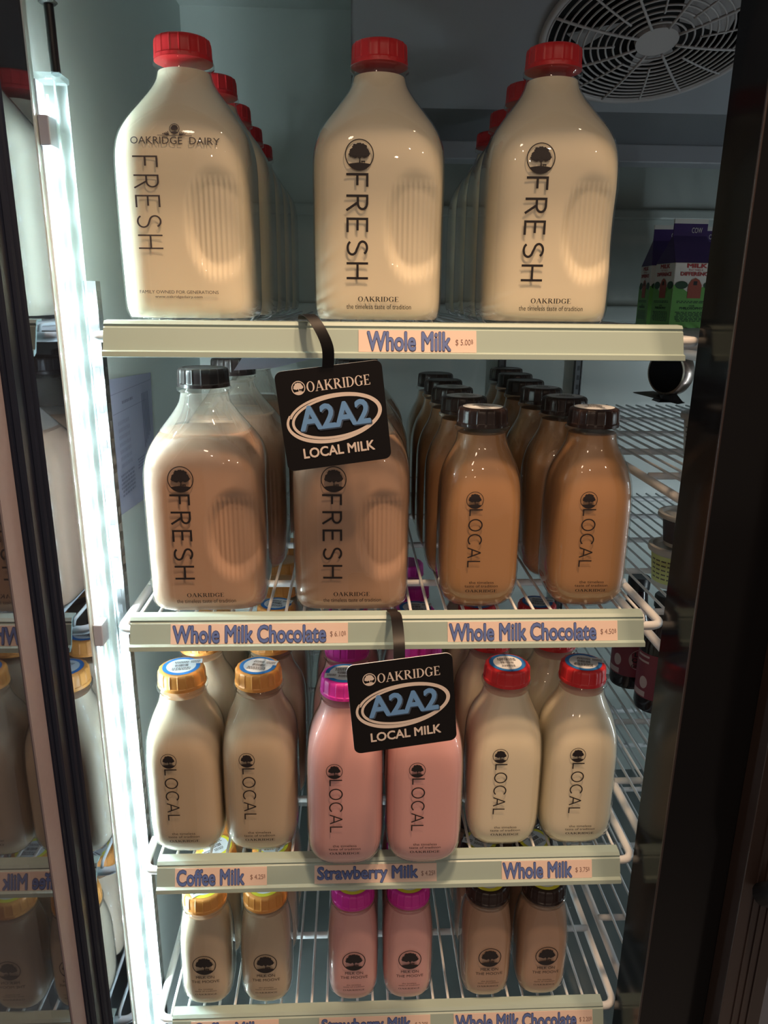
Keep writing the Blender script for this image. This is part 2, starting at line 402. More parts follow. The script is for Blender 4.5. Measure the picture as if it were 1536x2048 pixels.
# black centre mullion and right hand door
b = MB(); b.box(.2925, .362, -.068, -.010, .36, 1.615, MAT['black_gloss'])
b.box(.2918, .2935, -.0700, -.0675, .36, 1.615, MAT['brown_alu'])
struct(b.obj('trim_4', bevel=.0006))
rd = thing('glass_door', 'closed right-hand cooler door with a dark grooved stile and black handle', 'door', (.362, -.07, .36))
def rel(o, p): o.location = (-p[0], -p[1], -p[2]); return o
RP = (.362, -.07, .36)
b = MB(); b.box(.3605, .402, -.094, -.0683, .36, 1.61, MAT['brown_alu'])
for gx in (.3725, .380, .3875): b.box(gx, gx+.0018, -.0955, -.094, .36, 1.61, MAT['brown_alu'])
rel(b.obj('stile', rd, bevel=.002), RP)
b = MB(); b.box(.402, .84, -.084, -.078, .36, 1.61, MAT['door_glass']); rel(b.obj('glass_pane', rd), RP)
b = MB()
hp = [(.375, -.098, 1.36), (.375, -.118, 1.33), (.379, -.124, 1.2), (.379, -.124, .92), (.379, -.118, .845), (.378, -.100, .825)]
b.tube(hp, .011, MAT['black_matte'], 12); rel(b.obj('handle', rd, smooth=True), RP)

# ------------------------------------------------------------------ open left door seen edge-on, mirroring the shelves
XD = -.2305
ld = thing('glass_door', 'open left-hand cooler door whose dark glass mirrors the lit shelves', 'door', (XD, -.036, .36))
LP = (XD, -.036, .36)
b = MB(); b.box(XD-.020, XD, -.088, -.036, .36, 1.7, MAT['dark_glass']); rel(b.obj('hinge_stile', ld), LP)
b = MB()
b.box(XD-.020, XD+.0005, -.136, -.0885, .36, 1.7, MAT['gasket'])
for gy in (-.094, -.104, -.128): b.tube([(XD+.001, gy, .36), (XD+.001, gy, 1.7)], .0032, MAT['gasket'], 8)
rel(b.obj('gasket', ld), LP)
b = MB(); b.box(XD-.018, XD-.001, -.160, -.1365, .36, 1.7, MAT['spacer']); rel(b.obj('spacer_strip', ld), LP)
b = MB(); b.box(XD-.016, XD-.002, -.62, -.1605, .36, 1.7, MAT['door_glass']); rel(b.obj('glass_pane', ld), LP)

# ------------------------------------------------------------------ LED light bar
lb = thing('light_bar', 'bright white light bar in a clear tube along the left jamb', 'light', (-.232, .016, .37))
BP = (-.232, .016, .37)
b = MB()
for (x, y, r) in ((-.2350, .0120, .0058), (-.2285, .0215, .0050)):
    b.tube([(x, y, .37), (x, y, 1.507)], r, MAT['acrylic'], 14)
rel(b.obj('clear_tube', lb, smooth=True, angle=50), BP)
b = MB(); b.box(-.2430, -.2418, .0065, .0215, .37, 1.507, MAT['lbl_white']); rel(b.obj('backing_strip', lb), BP)
b = MB(); b.box(-.2417, -.2411, .0085, .0135, .39, 1.49, MAT['led_strip']); rel(b.obj('led_tape', lb), BP)
b = MB(); b.tube([(-.2395, .0255, .38), (-.2400, .0250, 1.2), (-.2400, .0235, 1.50)], .0011, MAT['yellow_wire'], 6); rel(b.obj('lead', lb), BP)
b = MB(); b.box(-.2430, -.2230, .006, .0268, 1.507, 1.512, MAT['acrylic']); rel(b.obj('end_cap', lb, bevel=.001), BP)
for z in (1.46, 1.03):
    b = MB(); b.box(-.2428, -.2345, .0045, .0225, z, z+.022, MAT['clip']); rel(b.obj('clip', lb, bevel=.001), BP)
b = MB(); b.lathe([(.0034, 0), (.0034, .0022), (.0026, .0036), (.0012, .0042)], MAT['led'], 12)
ledm = b.mesh('led')
# each diode is turned to face the shelves
for i in range(30):
    o = link('led', ledm, lb); o.location = (-.2417-BP[0], .0180-BP[1], 1.487-i*.0375-BP[2]); o.rotation_euler = (0, PI/2, math.radians(60))

b = MB()
b.tube([(-.2314, .020, 1.80), (-.2312, .020, 1.575)], .0085, MAT['cable'], 14)
for k in range(4): b.lathe([(.0058, 0), (.0072, .0012), (.0058, .0024)], MAT['cable'], 14, (-.2311, .020, 1.561+k*.0038))
b.tube([(-.2310, .020, 1.575), (-.2306, .020, 1.545), (-.2302, .019, 1.525), (-.2292, .017, 1.5125)], .0036, MAT['cable'], 10)
tag(b.obj('power_cable', smooth=True, angle=50), 'black power cable hanging down into the top of the light bar', 'cable')

# ------------------------------------------------------------------ slotted shelf standards
def standard(x, y, z0, z1, label, face='front'):
    t = thing('shelf_standard', label, 'shelf post', (x, y, z0))
    b = MB(); L = z1-z0
    b.box(-.006, -.0045, -.006, .006, 0, L, MAT['steel']); b.box(.0045, .006, -.006, .006, 0, L, MAT['steel']); b.box(-.0045, .0045, -.004, -.002, 0, L, MAT['steel'])
    b.obj('rail', t)
    b = MB(); z = .01
    while z < L-.01:
        b.box(-.0022, .0022, -.0043, -.0039, z, z+.008, MAT['steel_dark']); b.box(.0059, .0062, -.003, .003, z, z+.008, MAT['steel_dark']); z += .0165
    b.obj('slots', t)
    return t
standard(-.2290, .050, .41, 1.360, 'slotted steel shelf post beside the left light bar')
standard(.2620, .665, .41, 1.300, 'slotted steel post on back wall above the dark caps')
standard(.3970, .665, .41, 1.300, 'slotted steel post on back wall nearer the black mullion')

# ------------------------------------------------------------------ wire shelves
def rounded(x0, x1, y0, y1, z, r=.012, n=5):
    P = []
    for cx, cy, a in ((x1-r, y1-r, 0), (x0+r, y1-r, PI/2), (x0+r, y0+r, PI), (x1-r, y0+r, 1.5*PI)):
        for i in range(n+1):
            P.append((cx+r*math.cos(a+PI/2*i/n), cy+r*math.sin(a+PI/2*i/n), z))
    return P
def wire_shelf(x0, x1, zb, label, y1=.60, sp=.0172, r=.0043, group=None):
    """zb = level the goods stand on"""
    t = thing('wire_shelf', label, 'shelf', (x0, .004, zb-.012), group)
    o = (x0, .004, zb-.012)
    b = MB(); b.tube(rounded(x0+r, x1-r, .004, y1, zb-.0112), r, MAT['white_wire'], 10, True)
    rel(b.obj('frame', t, smooth=True), o)
    b = MB()
    rr = .0016; zc = zb-rr
    b.tube([(0, .004, zb-.010), (0, .0045, zb-.005), (0, .007, zc-.0005), (0, .011, zc), (0, y1, zc)], rr, MAT['white_wire'], 6)
    me = b.mesh('wire', True)
    x = x0+.020
    while x < x1-.012:
        w_ = link('wire', me, t); w_.location = (x-o[0], -o[1], -o[2]); x += sp
    for y in (.108, .235, .36, .48):
        b = MB(); b.tube([(x0+r, y, zb-.0072), (x1-r, y, zb-.0072)], .0039, MAT['white_wire'], 8); rel(b.obj('crossbar', t, smooth=True), o)
    return t
ZB = (1.3257, 1.0585, .7855, .5840)
wire_shelf(-.2215, .3035, ZB[0], 'top white wire shelf, holding the red-capped half-gallon bottles')
wire_shelf(-.2215, .3035, ZB[1], 'second white wire shelf, holding the chocolate milk bottles')
wire_shelf(-.2215, .3035, ZB[2], 'third white wire shelf, holding orange, magenta and red capped quarts')
wire_shelf(-.2215, .3035, ZB[3], 'lowest white wire shelf in view, holding the small pint bottles')
wire_shelf(.308, .81, 1.178, 'wire shelf beyond the black mullion at the round dial level', r=.0046)
wire_shelf(.308, .81, 1.0225, 'wire shelf beyond the black mullion carrying the stacked tubs', r=.0046)
wire_shelf(.308, .81, .803, 'wire shelf beyond the black mullion carrying the dark juice bottles', r=.0046)
wire_shelf(.308, .81, 1.312, 'wire shelf beyond the black mullion carrying the purple cartons', r=.0046)
wire_shelf(.308, .81, .60, 'low wire shelf beyond the black mullion under the juice bottles', r=.0046)

# ------------------------------------------------------------------ price channels
CH = []
def channel(xa, xb, zt, label):
    prof = [(.006, zt), (-.004, zt-.0005), (-.0065, zt-.003), (-.0060, zt-.0050), (-.0075, zt-.006), (-.0135, zt-.0235), (-.0172, zt-.0245), (-.0180, zt-.0285), (-.0165, zt-.0290), (-.0125, zt-.0262),
            (-.0055, zt-.007), (-.003, zt-.0022), (.006, zt-.0018)]
    b = MB(); n = len(prof); vs = [(x, y, z) for x in (xa, xb) for y, z in prof]
    fs = [(i, i+n, (i+1) % n+n, (i+1) % n) for i in range(n)]
    fs += [tuple(range(n)), tuple(reversed(range(n, 2*n)))]
    b.add(vs, fs, MAT['channel'])
    o = b.obj('price_channel'); tag(o, label, 'price rail'); CH.append((xa, xb, zt))
    return o
channel(-.2035, .2800, 1.3290, 'pale green price rail along the top shelf')
channel(-.2040, .2752, 1.0643, 'pale green price rail along the second shelf, with two chocolate tags')
channel(-.2000, .2800, .7922, 'pale green price rail along the third shelf, with three tags')
channel(-.1985, .2815, .5878, 'pale green price rail along the lowest shelf in view')

def price_tag(ci, x0, x1, text, tx0, tx1, price, px0, px1, label):
    zt = CH[ci][2]
    def fn(u, v, e=0.0):    # v 0..1 along the sloped channel face
        y = -.0075-.006*(1-v)-.0007-e; z = zt-.0235+.0175*v
        return (u, y, z)
    t = thing('price_tag', label, 'price tag', ((x0+x1)/2, -.012, zt-.0235), 'paper price tags in the rails')
    o = ((x0+x1)/2, -.012, zt-.0235)
    b = MB()
    vs = [fn(x0, 0), fn(x1, 0), fn(x1, 1), fn(x0, 1)]; vs += [(x, y+.0004, z) for x, y, z in vs]
    b.add(vs, [(0, 1, 2, 3), (7, 6, 5, 4), (0, 4, 5, 1), (1, 5, 6, 2), (2, 6, 7, 3), (3, 7, 4, 0)], MAT['paper']); rel(b.obj('paper', t), o)
    ref = heavy(text, .024); edge = heavy(text, .047)
    has_y = 'y' in text
    y0 = .02 if has_y else .06
    b = MB(); place(b, fit2(edge, ref, tx0, tx1, y0, .93), MAT['blue_edge'], lambda u, v: fn(u, v, .0002))
    place(b, fit2(ref, ref, tx0, tx1, y0, .93), MAT['blue'], lambda u, v: fn(u, v, .0004)); rel(b.obj('printed_name', t), o)
    b = MB(); w_ = px1-px0
    place(b, fit(text2d(price, .0), px0, px1-w_*.14, .30, .60), MAT['price_ink'], lambda u, v: fn(u, v, .0002))
    place(b, fit(text2d('B', .0), px1-w_*.10, px1, .40, .60), MAT['price_ink'], lambda u, v: fn(u, v, .0002)); rel(b.obj('printed_price', t), o)
    return t
price_tag(0, .0054, .1037, 'Whole Milk', .0125, .0822, '$ 5.00', .0862, .1009, 'pink paper tag reading Whole Milk, $ 5.00')
price_tag(1, -.1670, -.0042, 'Whole Milk Chocolate', -.1650, -.0245, '$ 6.10', -.0207, -.0062, 'pink paper tag reading Whole Milk Chocolate, $ 6.10')
price_tag(1, .0888, .2497, 'Whole Milk Chocolate', .0903, .2292, '$ 4.50', .2334, .2484, 'pink paper tag reading Whole Milk Chocolate, $ 4.50')
price_tag(2, -.1815, -.0882, 'Coffee Milk', -.1797, -.1111, '$ 4.25', -.1051, -.0898, 'pink paper tag reading Coffee Milk, $ 4.25')
price_tag(2, -.0395, .0868, 'Strawberry Milk', -.0365, .0672, '$ 4.25', .0708, .0852, 'pink paper tag reading Strawberry Milk, half covered by pink bottles')
price_tag(2, .1548, .2498, 'Whole Milk', .1558, .2286, '$ 3.75', .2324, .2473, 'pink paper tag reading Whole Milk, $ 3.75')
price_tag(3, -.1780, -.0821, 'Coffee Milk', -.1752, -.1039, '$ 2.20', -.0984, -.0840, 'pink paper tag reading Coffee Milk on the lowest rail')
price_tag(3, -.0376, .0860, 'Strawberry Milk', -.0348, .0640, '$ 2.20', .0690, .0831, 'pink paper tag reading Strawberry Milk, $ 2.20, on lowest rail')
price_tag(3, .1121, .2690, 'Whole Milk Chocolate', .1142, .2505, '$ 2.20', .2540, .2680, 'pink paper tag reading Whole Milk Chocolate, $ 2.20')

# ------------------------------------------------------------------ bottles
CAPR = .0236
PROF = {
 'half': [(0, .046, 4.2), (.002, .0500, 4.3), (.005, .0530, 4.5), (.010, .0548, 4.6), (.018, .0556, 4.6), (.035, .0558, 4.6), (.06, .0560, 4.6), (.09, .0560, 4.6), (.12, .0560, 4.5), (.132, .0558, 4.3), (.141, .0550, 4.0), (.149, .0534, 3.6),
          (.156, .0508, 3.2), (.163, .0468, 2.9), (.170, .0418, 2.6), (.177, .0364, 2.4), (.184, .0310, 2.2), (.190, .0268, 2.1), (.195, .0242, 2), (.200, .0228, 2), (.2040, .0222, 2), (.2055, .0250, 2), (.2085, .0252, 2), (.2100, .0222, 2), (.216, .0215, 2)],
 'quart': [(0, .019, 3.0), (.002, .0245, 3.1), (.005, .0292, 3.3), (.010, .0334, 3.5), (.017, .0364, 3.8), (.026, .0380, 4), (.04, .0385, 4), (.07, .0385, 4), (.10, .0384, 4), (.115, .0380, 3.7), (.126, .0370, 3.4), (.135, .0351, 3.0), (.143, .0324, 2.7),
           (.150, .0292, 2.4), (.156, .0264, 2.2), (.161, .0246, 2.1), (.166, .0236, 2), (.1715, .0231, 2), (.1730, .0254, 2), (.1755, .0255, 2), (.1770, .0225, 2), (.183, .0215, 2)],
 'pint': [(0, .013, 2.6), (.002, .0178, 2.7), (.005, .0218, 2.8), (.009, .0248, 2.9), (.015, .0270, 3.1), (.023, .0281, 3.3), (.034, .0285, 3.4), (.06, .0285, 3.4), (.080, .0284, 3.3), (.094, .0278, 3.0), (.106, .0266, 2.6), (.115, .0253, 2.3), (.121, .0243, 2.1), (.1265, .0240, 2), (.1275, .0253, 2), (.1295, .0254, 2), (.1305, .0225, 2), (.136, .0215, 2)],
}
TALL = 1.06     # the third shelf's quarts stand a little taller
PROF['quart_tall'] = [(z*TALL, h, n) for z, h, n in PROF['quart']]
CAPZ = {'half': .2088, 'quart': .1758, 'pint': .1285, 'quart_tall': .1758*TALL}
def dense(prof, dz=.0016, dense_z=None):
    out = []
    for (z0, h0, n0), (z1, h1, n1) in zip(prof, prof[1:]):
        k = max(1, int(round((z1-z0)/dz)))
        for i in range(k):
            t = i/k; out.append((z0+(z1-z0)*t, h0+(h1-h0)*t, n0+(n1-n0)*t))
    out.append(prof[-1]); return out
def catmull(prof, dz):
    """smooth resample"""
    P = [prof[0]]+list(prof)+[prof[-1]]; out = []
    for i in range(1, len(P)-2):
        p0, p1, p2, p3 = P[i-1:i+3]; k = max(1, int(round((p2[0]-p1[0])/dz)))
        for j in range(k):
            t = j/k; q = [p1[0]+(p2[0]-p1[0])*t]
            for c in (1, 2):
                m1 = (p2[c]-p0[c])/max(p2[0]-p0[0], 1e-6)*(p2[0]-p1[0]); m2 = (p3[c]-p1[c])/max(p3[0]-p1[0], 1e-6)*(p2[0]-p1[0])
                lo, hi = min(p1[c], p2[c]), max(p1[c], p2[c])
                v = (2*t**3-3*t**2+1)*p1[c]+(t**3-2*t**2+t)*m1+(-2*t**3+3*t**2)*p2[c]+(t**3-t**2)*m2
                q.append(min(max(v, lo), hi))
            out.append(tuple(q))
    out.append(prof[-1]); return out
def recess(x, z):
    """grip dent with vertical ribs on the right of the half-gallon's front: returns inward depth"""
    cx, cz, ax, az = .0290, .079, .0270, .0465
    if x > cx: ax = .040
    d = ((x-cx)/ax)**2+((z-cz)/az)**2
    if d >= 1: return 0
    e = 1-d; e = e*e*(3-2*e)
    dep = .0042*min(1, e*1.6)
    if z < .1130: dep -= .0008*(.5+.5*math.cos(x*2*PI/.0043))*min(1, e*6)
    return dep
def section(h, n, a):
    c, s = abs(math.cos(a)), abs(math.sin(a))
    return h/((c**n+s**n)**(1/n))
def shell(kind, inset=0.0, z0=0.0, z1=None, dz=.004, na=64, top_inset=.0):
    prof = catmull(PROF[kind], dz)
    zs = [q for q in prof if (z1 is None or q[0] <= z1) and q[0] >= z0-1e-9]
    if z1 is not None and zs[-1][0] < z1-1e-6:
        for q0, q1 in zip(prof, prof[1:]):
            if q0[0] <= z1 < q1[0]:
                t = (z1-q0[0])/(q1[0]-q0[0]); zs.append(tuple(q0[i]+(q1[i]-q0[i])*t for i in range(3)))
    if kind == 'half':      # fine columns across the front face for the ribs
        an = []
        fr = [i/119 for i in range(120)]
        h = .056
        for f in fr:
            x = -.0545+.109*f; y = -h*(1-min(.985, abs(x/h)**4.6))**(1/4.6)
            an.append(math.atan2(y, x))
        a0, a1 = an[-1], an[0]+2*PI
        for i in range(1, 56): an.append(a0+(a1-a0)*i/56)
    else:
        an = [2*PI*i/na for i in range(na)]
    K = len(an); vs = []; fs = []
    for z, h, n in zs:
        hh = h-inset; zz = max(z, z0+inset*4)
        for a in an:
            r = section(hh, n, a); x, y = r*math.cos(a), r*math.sin(a)
            if kind == 'half' and y < 0 and .02 < z < .135: y += recess(x*h/hh, z)
            vs.append((x, y, zz))
    R = len(zs)
    for i in range(R-1):
        for j in range(K): fs.append((i*K+j, i*K+(j+1) % K, (i+1)*K+(j+1) % K, (i+1)*K+j))
    return vs, fs, K, R
def front_y(kind, x, z):
    prof = PROF[kind]
    for q0, q1 in zip(prof, prof[1:]):
        if q0[0] <= z <= q1[0]:
            t = (z-q0[0])/(q1[0]-q0[0]); h = q0[1]+(q1[1]-q0[1])*t; n = q0[2]+(q1[2]-q0[2])*t; break
    u = min(.97, abs(x)/h)
    return -h*(1-u**n)**(1/n)
GL = {}
def glass_mesh(kind):
    if kind not in GL:
        vs, fs, K, R = shell(kind, dz=.0026 if kind == 'half' else .003)
        b = MB(); b.add(vs, fs+[tuple(reversed(range(K)))], MAT['glass']); me = b.mesh('glass', True); GL[kind] = me
    return GL[kind]
ML = {}
def milk_mesh(kind, flavour, level):
    k = (kind, flavour, level)
    if k not in ML:
        vs, fs, K, R = shell(kind, inset=.0012, z1=level, dz=.0026 if kind == 'half' else .004)
        b = MB(); b.add(vs, fs+[tuple(reversed(range(K))), tuple((R-1)*K+j for j in range(K))], MILK[flavour]); me = b.mesh('milk', True); sharp(me, 50); ML[k] = me
    return ML[k]
FL = {}
def film_mesh(kind, level):
    if (kind, level) not in FL:
        top = CAPZ[kind]-.004
        vs, fs, K, R = shell(kind, inset=.0006, z0=level, z1=top, dz=.005)
        b = MB(); b.add(vs, fs, MAT['film']); FL[kind, level] = b.mesh('milk_film', True)
    return FL[kind, level]
CP = {}
def cap_mesh(col):
    if col not in CP:
        NR = 18; n = 180
        def rm(a, i):
            if 3 <= i <= 7:
                ph = (a*NR/(2*PI)) % 1; d = min(ph, 1-ph)
                return 1+(.028 if d < .055 else 0)+(.004 if .055 <= d < .1 else 0)
            return 1
        pr = [(.0222, .0), (.0240, .0004), (.0240, .0034), (.0233, .0040), (.0231, .0046), (.0229, .0120), (.0226, .0150), (.0218, .0168), (.0204, .0176), (.0186, .0178), (.0182, .0174), (.0001, .0174)]
        b = MB(); b.lathe(pr, CAPM[col], n, rmod=rm); me = b.mesh('cap', True); sharp(me, 38); CP[col] = me
    return CP[col]
LB = {}
def label_mesh(ringcol, seed):
    if (ringcol, seed) not in LB:
        b = MB(); z = .0181; rnd = random.Random(seed); rot = rnd.uniform(-.6, .6) + (PI if seed % 3 == 0 else 0)
        c, s = math.cos(rot), math.sin(rot)
        def fn(zz): return lambda u, v: (u*c-v*s, u*s+v*c, zz)
        place(b, disc(0, 0, .0186, .0186), MAT[ringcol], fn(z)); place(b, disc(0, 0, .0146, .0146), MAT['lbl_white'], fn(z+.0002))
        place(b, barcode_art(-.006, .007, -.002, .003, seed), MAT['ink_soft'], fn(z+.0004))
        place(b, lines_art(-.0095, .0095, -.0092, -.003, 4, seed), MAT['ink_soft'], fn(z+.0004)); place(b, lines_art(-.007, .007, .005, .0095, 3, seed+1), MAT['ink_soft'], fn(z+.0004))
        if seed % 2:
            fx = rnd.uniform(.004, .008)
            pf = merge(rect(fx, fx+.0135, .002, .0115)); place(b, pf, MAT['lbl_white'], fn(z+.0007)); place(b, lines_art(fx+.002, fx+.0115, .004, .009, 2, seed), MAT['ink_soft'], fn(z+.0009))
        LB[ringcol, seed] = b.mesh('cap_label')
    return LB[ringcol, seed]
def art_mesh(kind, name, arts):
    b = MB()
    for art, m in arts:
        # cut nothing, just lay every vertex on the curved glass
        place(b, art, m, lambda u, v: (u, front_y(kind, u, v)-.00035, v))
    return b.mesh(name)
def words(kind, s, cx, cz, w_, h, m, serif=False, bold=0.0):
    a = serif_word(s) if serif else text2d(s, bold)
    return fit(a, cx-w_/2, cx+w_/2, cz-h/2, cz+h/2), m
INK = MAT['ink']
def quart_print(k):
    return [('printed_logo', [(tree_art(-.0098, .1132*k, .0080, .0080), INK)]),
            ('printed_word', [(fit(rot_down(mono_word('LOCAL', .100, .32)), -.0152, -.0018, .0482*k, .1048*k), INK)]),
            ('printed_tagline', [words('quart', 'the timeless', -.0003, .0327*k, .0235, .0027, INK), words('quart', 'taste of tradition', -.0003, .0291*k, .0315, .0027, INK), words('quart', 'OAKRIDGE', 0, .0239*k, .030, .0031, INK, True)])]
PRINT = {
 'half': [('printed_logo', [(tree_art(-.0157, .1328, .0116, .0118), INK)]),
          ('printed_word', [(fit(rot_down(mono_word('FRESH', .105, .38)), -.0268, -.0084, .0375, .1192), INK)]),
          ('printed_tagline', [words('half', 'OAKRIDGE', .0003, .0218, .034, .0042, INK, True), words('half', 'the timeless taste of tradition', .0008, .0157, .0545, .0040, INK)])],
 'dairy': [('printed_logo', [(tree_art(.0004, .1492, .0040, .0040, .12), MAT['ink_soft']), (rect(-.0130, .0140, .1440, .1444), MAT['ink_soft']),
                             (merge(*[stroke([(sx*.004, .1444), (sx*(.005+k*.0014), .1472-k*.0006)], .0006) for sx in (-1, 1) for k in range(4)]), MAT['ink_soft']),
                             words('half', 'OAKRIDGE  DAIRY', .0003, .1405, .0700, .0054, MAT['ink_soft'])]),
           ('printed_word', [(fit(rot_down(mono_word('FRESH', .075, .40)), -.0343, -.0138, .0593, .1292), MAT['ink_soft'])]),
           ('printed_tagline', [words('half', 'FAMILY OWNED FOR GENERATIONS', -.0035, .0258, .065, .0026, MAT['ink_soft']), words('half', 'www.oakridgedairy.com', -.004, .0218, .039, .0026, MAT['ink_soft'])])],
 'quart': quart_print(1), 'quart_tall': quart_print(TALL),
 'pint': [('printed_logo', [(tree_art(.0010, .0665, .0127, .0128), INK)]),
          ('printed_word', [words('pint', 'MILK ON', .0012, .0500, .0198, .0036, INK), words('pint', 'THE MOOVE', .0012, .0440, .0300, .0036, INK)]),
          ('printed_tagline', [words('pint', 'the timeless', .0008, .0335, .0160, .0018, INK), words('pint', 'taste of tradition', .0008, .0308, .0235, .0018, INK), words('pint', 'OAKRIDGE', .0010, .0260, .0240, .0022, INK, True)])],
}
PM = {k: [(n, art_mesh('half' if k == 'dairy' else k, n, a)) for n, a in v] for k, v in PRINT.items()}
PROTO = {}
def bottle(kind, flavour, cap, level, loc, label, group, prints=None, film=False, ring=None, seed=1, rz=0, front=True):
    """front bottles carry their prints; the ones behind share glass, milk and cap"""
    root = thing('milk_bottle', label, 'bottle', loc, group, rz)
    link('glass', glass_mesh(kind), root); link('milk', milk_mesh(kind, flavour, level), root)
    if film: link('milk_film', film_mesh(kind, level), root)
    c = link('cap', cap_mesh(cap), root); c.location = (0, 0, CAPZ[kind]); c.rotation_euler = (0, 0, seed*1.3)
    if ring:
        l = link('cap_label', label_mesh(ring, seed), c)
        l.rotation_euler = (0, 0, -seed*1.3)
    for n, me in PM[prints or kind]: link(n, me, root)
    return root
ORD = ['first', 'second', 'third', 'fourth', 'fifth', 'sixth']
def column(kind, flavour, cap, level, x, y, z, n, sp, lab_front, lab_behind, group, dx=None, **kw):
    p = bottle(kind, flavour, cap, level, (x, y, z), lab_front, group, **kw)
    for i in range(1, n):
        xx = x+(dx[i] if dx else random.uniform(-.001, .001))
        lab = lab_behind.replace('#', ORD[i])
        skip = ('printed_logo', 'printed_word', 'printed_tagline') + (('cap_label',) if i > 2 else ())
        dup(p, (xx, y+sp*i, z), lab, group, random.uniform(-.015, .015), skip)
    return p
g = 'half-gallon whole milk bottles on the top shelf'
column('half', 'whole', 'red', .2010, -.1400, .0640, ZB[0], 5, .1128, 'half-gallon white milk bottle nearest the light bar, with grey FRESH lettering', 'red-capped white milk bottle, # back in the column by the light bar', g, [0, .004, .003, .003, .004], prints='dairy', seed=1)
column('half', 'whole', 'red', .2010, .0235, .0640, ZB[0], 1, .1128, 'half-gallon white milk bottle standing alone in the middle, black FRESH lettering', '', g, seed=2, rz=-.03)
column('half', 'whole', 'red', .2010, .1715, .0640, ZB[0], 4, .1128, 'front half-gallon white milk bottle at right of top shelf, below the fan', 'red-capped white milk bottle, # back in the right column of top shelf', g, [0, .006, .010, .013], seed=4, rz=-.05)
g = 'half-gallon chocolate milk bottles on the second shelf'
column('half', 'choc', 'black', .1675, -.1385, .0640, ZB[1], 3, .1128, 'half-gallon chocolate milk bottle left of the A2A2 sign, pale glass above milk', 'black-capped half-gallon chocolate bottle, # back in the leftmost column', g, [0, .010, .016], film=True, seed=1, rz=.02)
column('half', 'choc', 'black', .1675, -.0010, .0640, ZB[1], 3, .1128, 'half-gallon chocolate milk bottle partly hidden by the upper A2A2 sign', 'black-capped half-gallon chocolate bottle, # back behind the upper A2A2 sign', g, [0, .006, .009], film=True, seed=2)
g = 'quart chocolate milk bottles on the second shelf'
column('quart', 'dchoc', 'brown', .1700, .1220, .0465, ZB[1], 5, .0785, 'front quart chocolate milk bottle of the left brown-capped quart column', 'quart chocolate bottle, # back in the left brown-capped quart column', g, [0, -.006, -.008, -.009, -.010], ring='lbl_white', seed=2)
column('quart', 'dchoc', 'brown', .1700, .2275, .0465, ZB[1], 6, .0785, 'rightmost front quart chocolate milk bottle on the second shelf', 'quart chocolate bottle, # back in the rightmost brown-capped column', g, [0, -.006, -.011, -.012, -.008, -.004], ring='lbl_white', seed=4)
g = 'quart coffee milk bottles on the third shelf'
column('quart_tall', 'coffee', 'orange', .178, -.1725, .0405, ZB[2], 3, .0785, 'front quart coffee milk bottle nearest the light bar', 'orange-capped coffee quart, # back in the column by the light bar', g, [0, .004, .006], ring='lbl_blue', seed=5)
column('quart_tall', 'coffee', 'orange', .178, -.0955, .0402, ZB[2], 6, .0785, 'front quart coffee milk bottle just left of the strawberry quarts', 'orange-capped coffee quart, # back in the column beside the strawberry milk', g, [0, .004, .003, .001, -.002, -.004], ring='lbl_blue', seed=7)
g = 'quart strawberry milk bottles on the third shelf'
column('quart_tall', 'straw', 'pink', .178, -.0078, .0100, ZB[2]+.0069, 3, .0785, 'left strawberry quart jutting over the price rail', 'magenta-capped strawberry quart, # back in the left strawberry column', g, [0, .002, .003], ring='lbl_blue', seed=9)
column('quart_tall', 'straw', 'pink', .178, .0720, .0100, ZB[2]+.0069, 5, .0785, 'right strawberry quart jutting over the rail, cap hidden by lower A2A2 sign', 'magenta-capped strawberry quart, # back in the right strawberry column', g, [0, .001, .002, .003, .003], ring='lbl_blue', seed=11)
g = 'quart whole milk bottles on the third shelf'
column('quart_tall', 'whole', 'red', .177, .1590, .0405, ZB[2], 4, .0785, 'front red-capped white milk quart of the left of its two columns', 'red-capped white quart, # back in the left of the two columns', g, [0, -.003, -.005, -.005], ring='lbl_blue', seed=12)
column('quart_tall', 'whole', 'red', .177, .2380, .0402, ZB[2], 3, .0785, 'rightmost front red-capped white milk quart', 'red-capped white quart, # back in the rightmost column', g, [0, -.008, -.010], ring='lbl_blue', seed=13)
def pints(fl, cap, x, y, seed, lf, lbk, g, n=3):
    column('pint', fl, cap, .122, x, y, ZB[3], n, .0600, lf, lbk, g, [0, .002, .003], ring='lbl_yellow', seed=seed)
g = 'pint coffee milk bottles on the lowest shelf'
pints('coffee', 'orange', -.1625, .0292, 15, 'front coffee pint nearest the light bar, price sticker on its orange cap', 'orange-capped coffee pint, # back in the left coffee column', g)
pints('coffee', 'orange', -.0965, .0292, 17, 'front coffee pint nearer the strawberry pints', 'orange-capped coffee pint, # back in the right coffee column', g)
g = 'pint strawberry milk bottles on the lowest shelf'
pints('straw', 'pink', .0000, .0292, 18, 'front left strawberry pint with magenta cap', 'magenta-capped strawberry pint, # back in the left strawberry pint column', g)
pints('straw', 'pink', .0615, .0292, 19, 'front right strawberry pint with magenta cap', 'magenta-capped strawberry pint, # back in the right strawberry pint column', g)
g = 'pint chocolate milk bottles on the lowest shelf'
pints('choc', 'brown', .1500, .0292, 21, 'front left chocolate pint with dark cap', 'dark-capped chocolate pint, # back in the left chocolate pint column', g)
pints('choc', 'brown', .2135, .0292, 22, 'front right chocolate pint, rightmost on the lowest shelf', 'dark-capped chocolate pint, # back in the rightmost pint column', g)

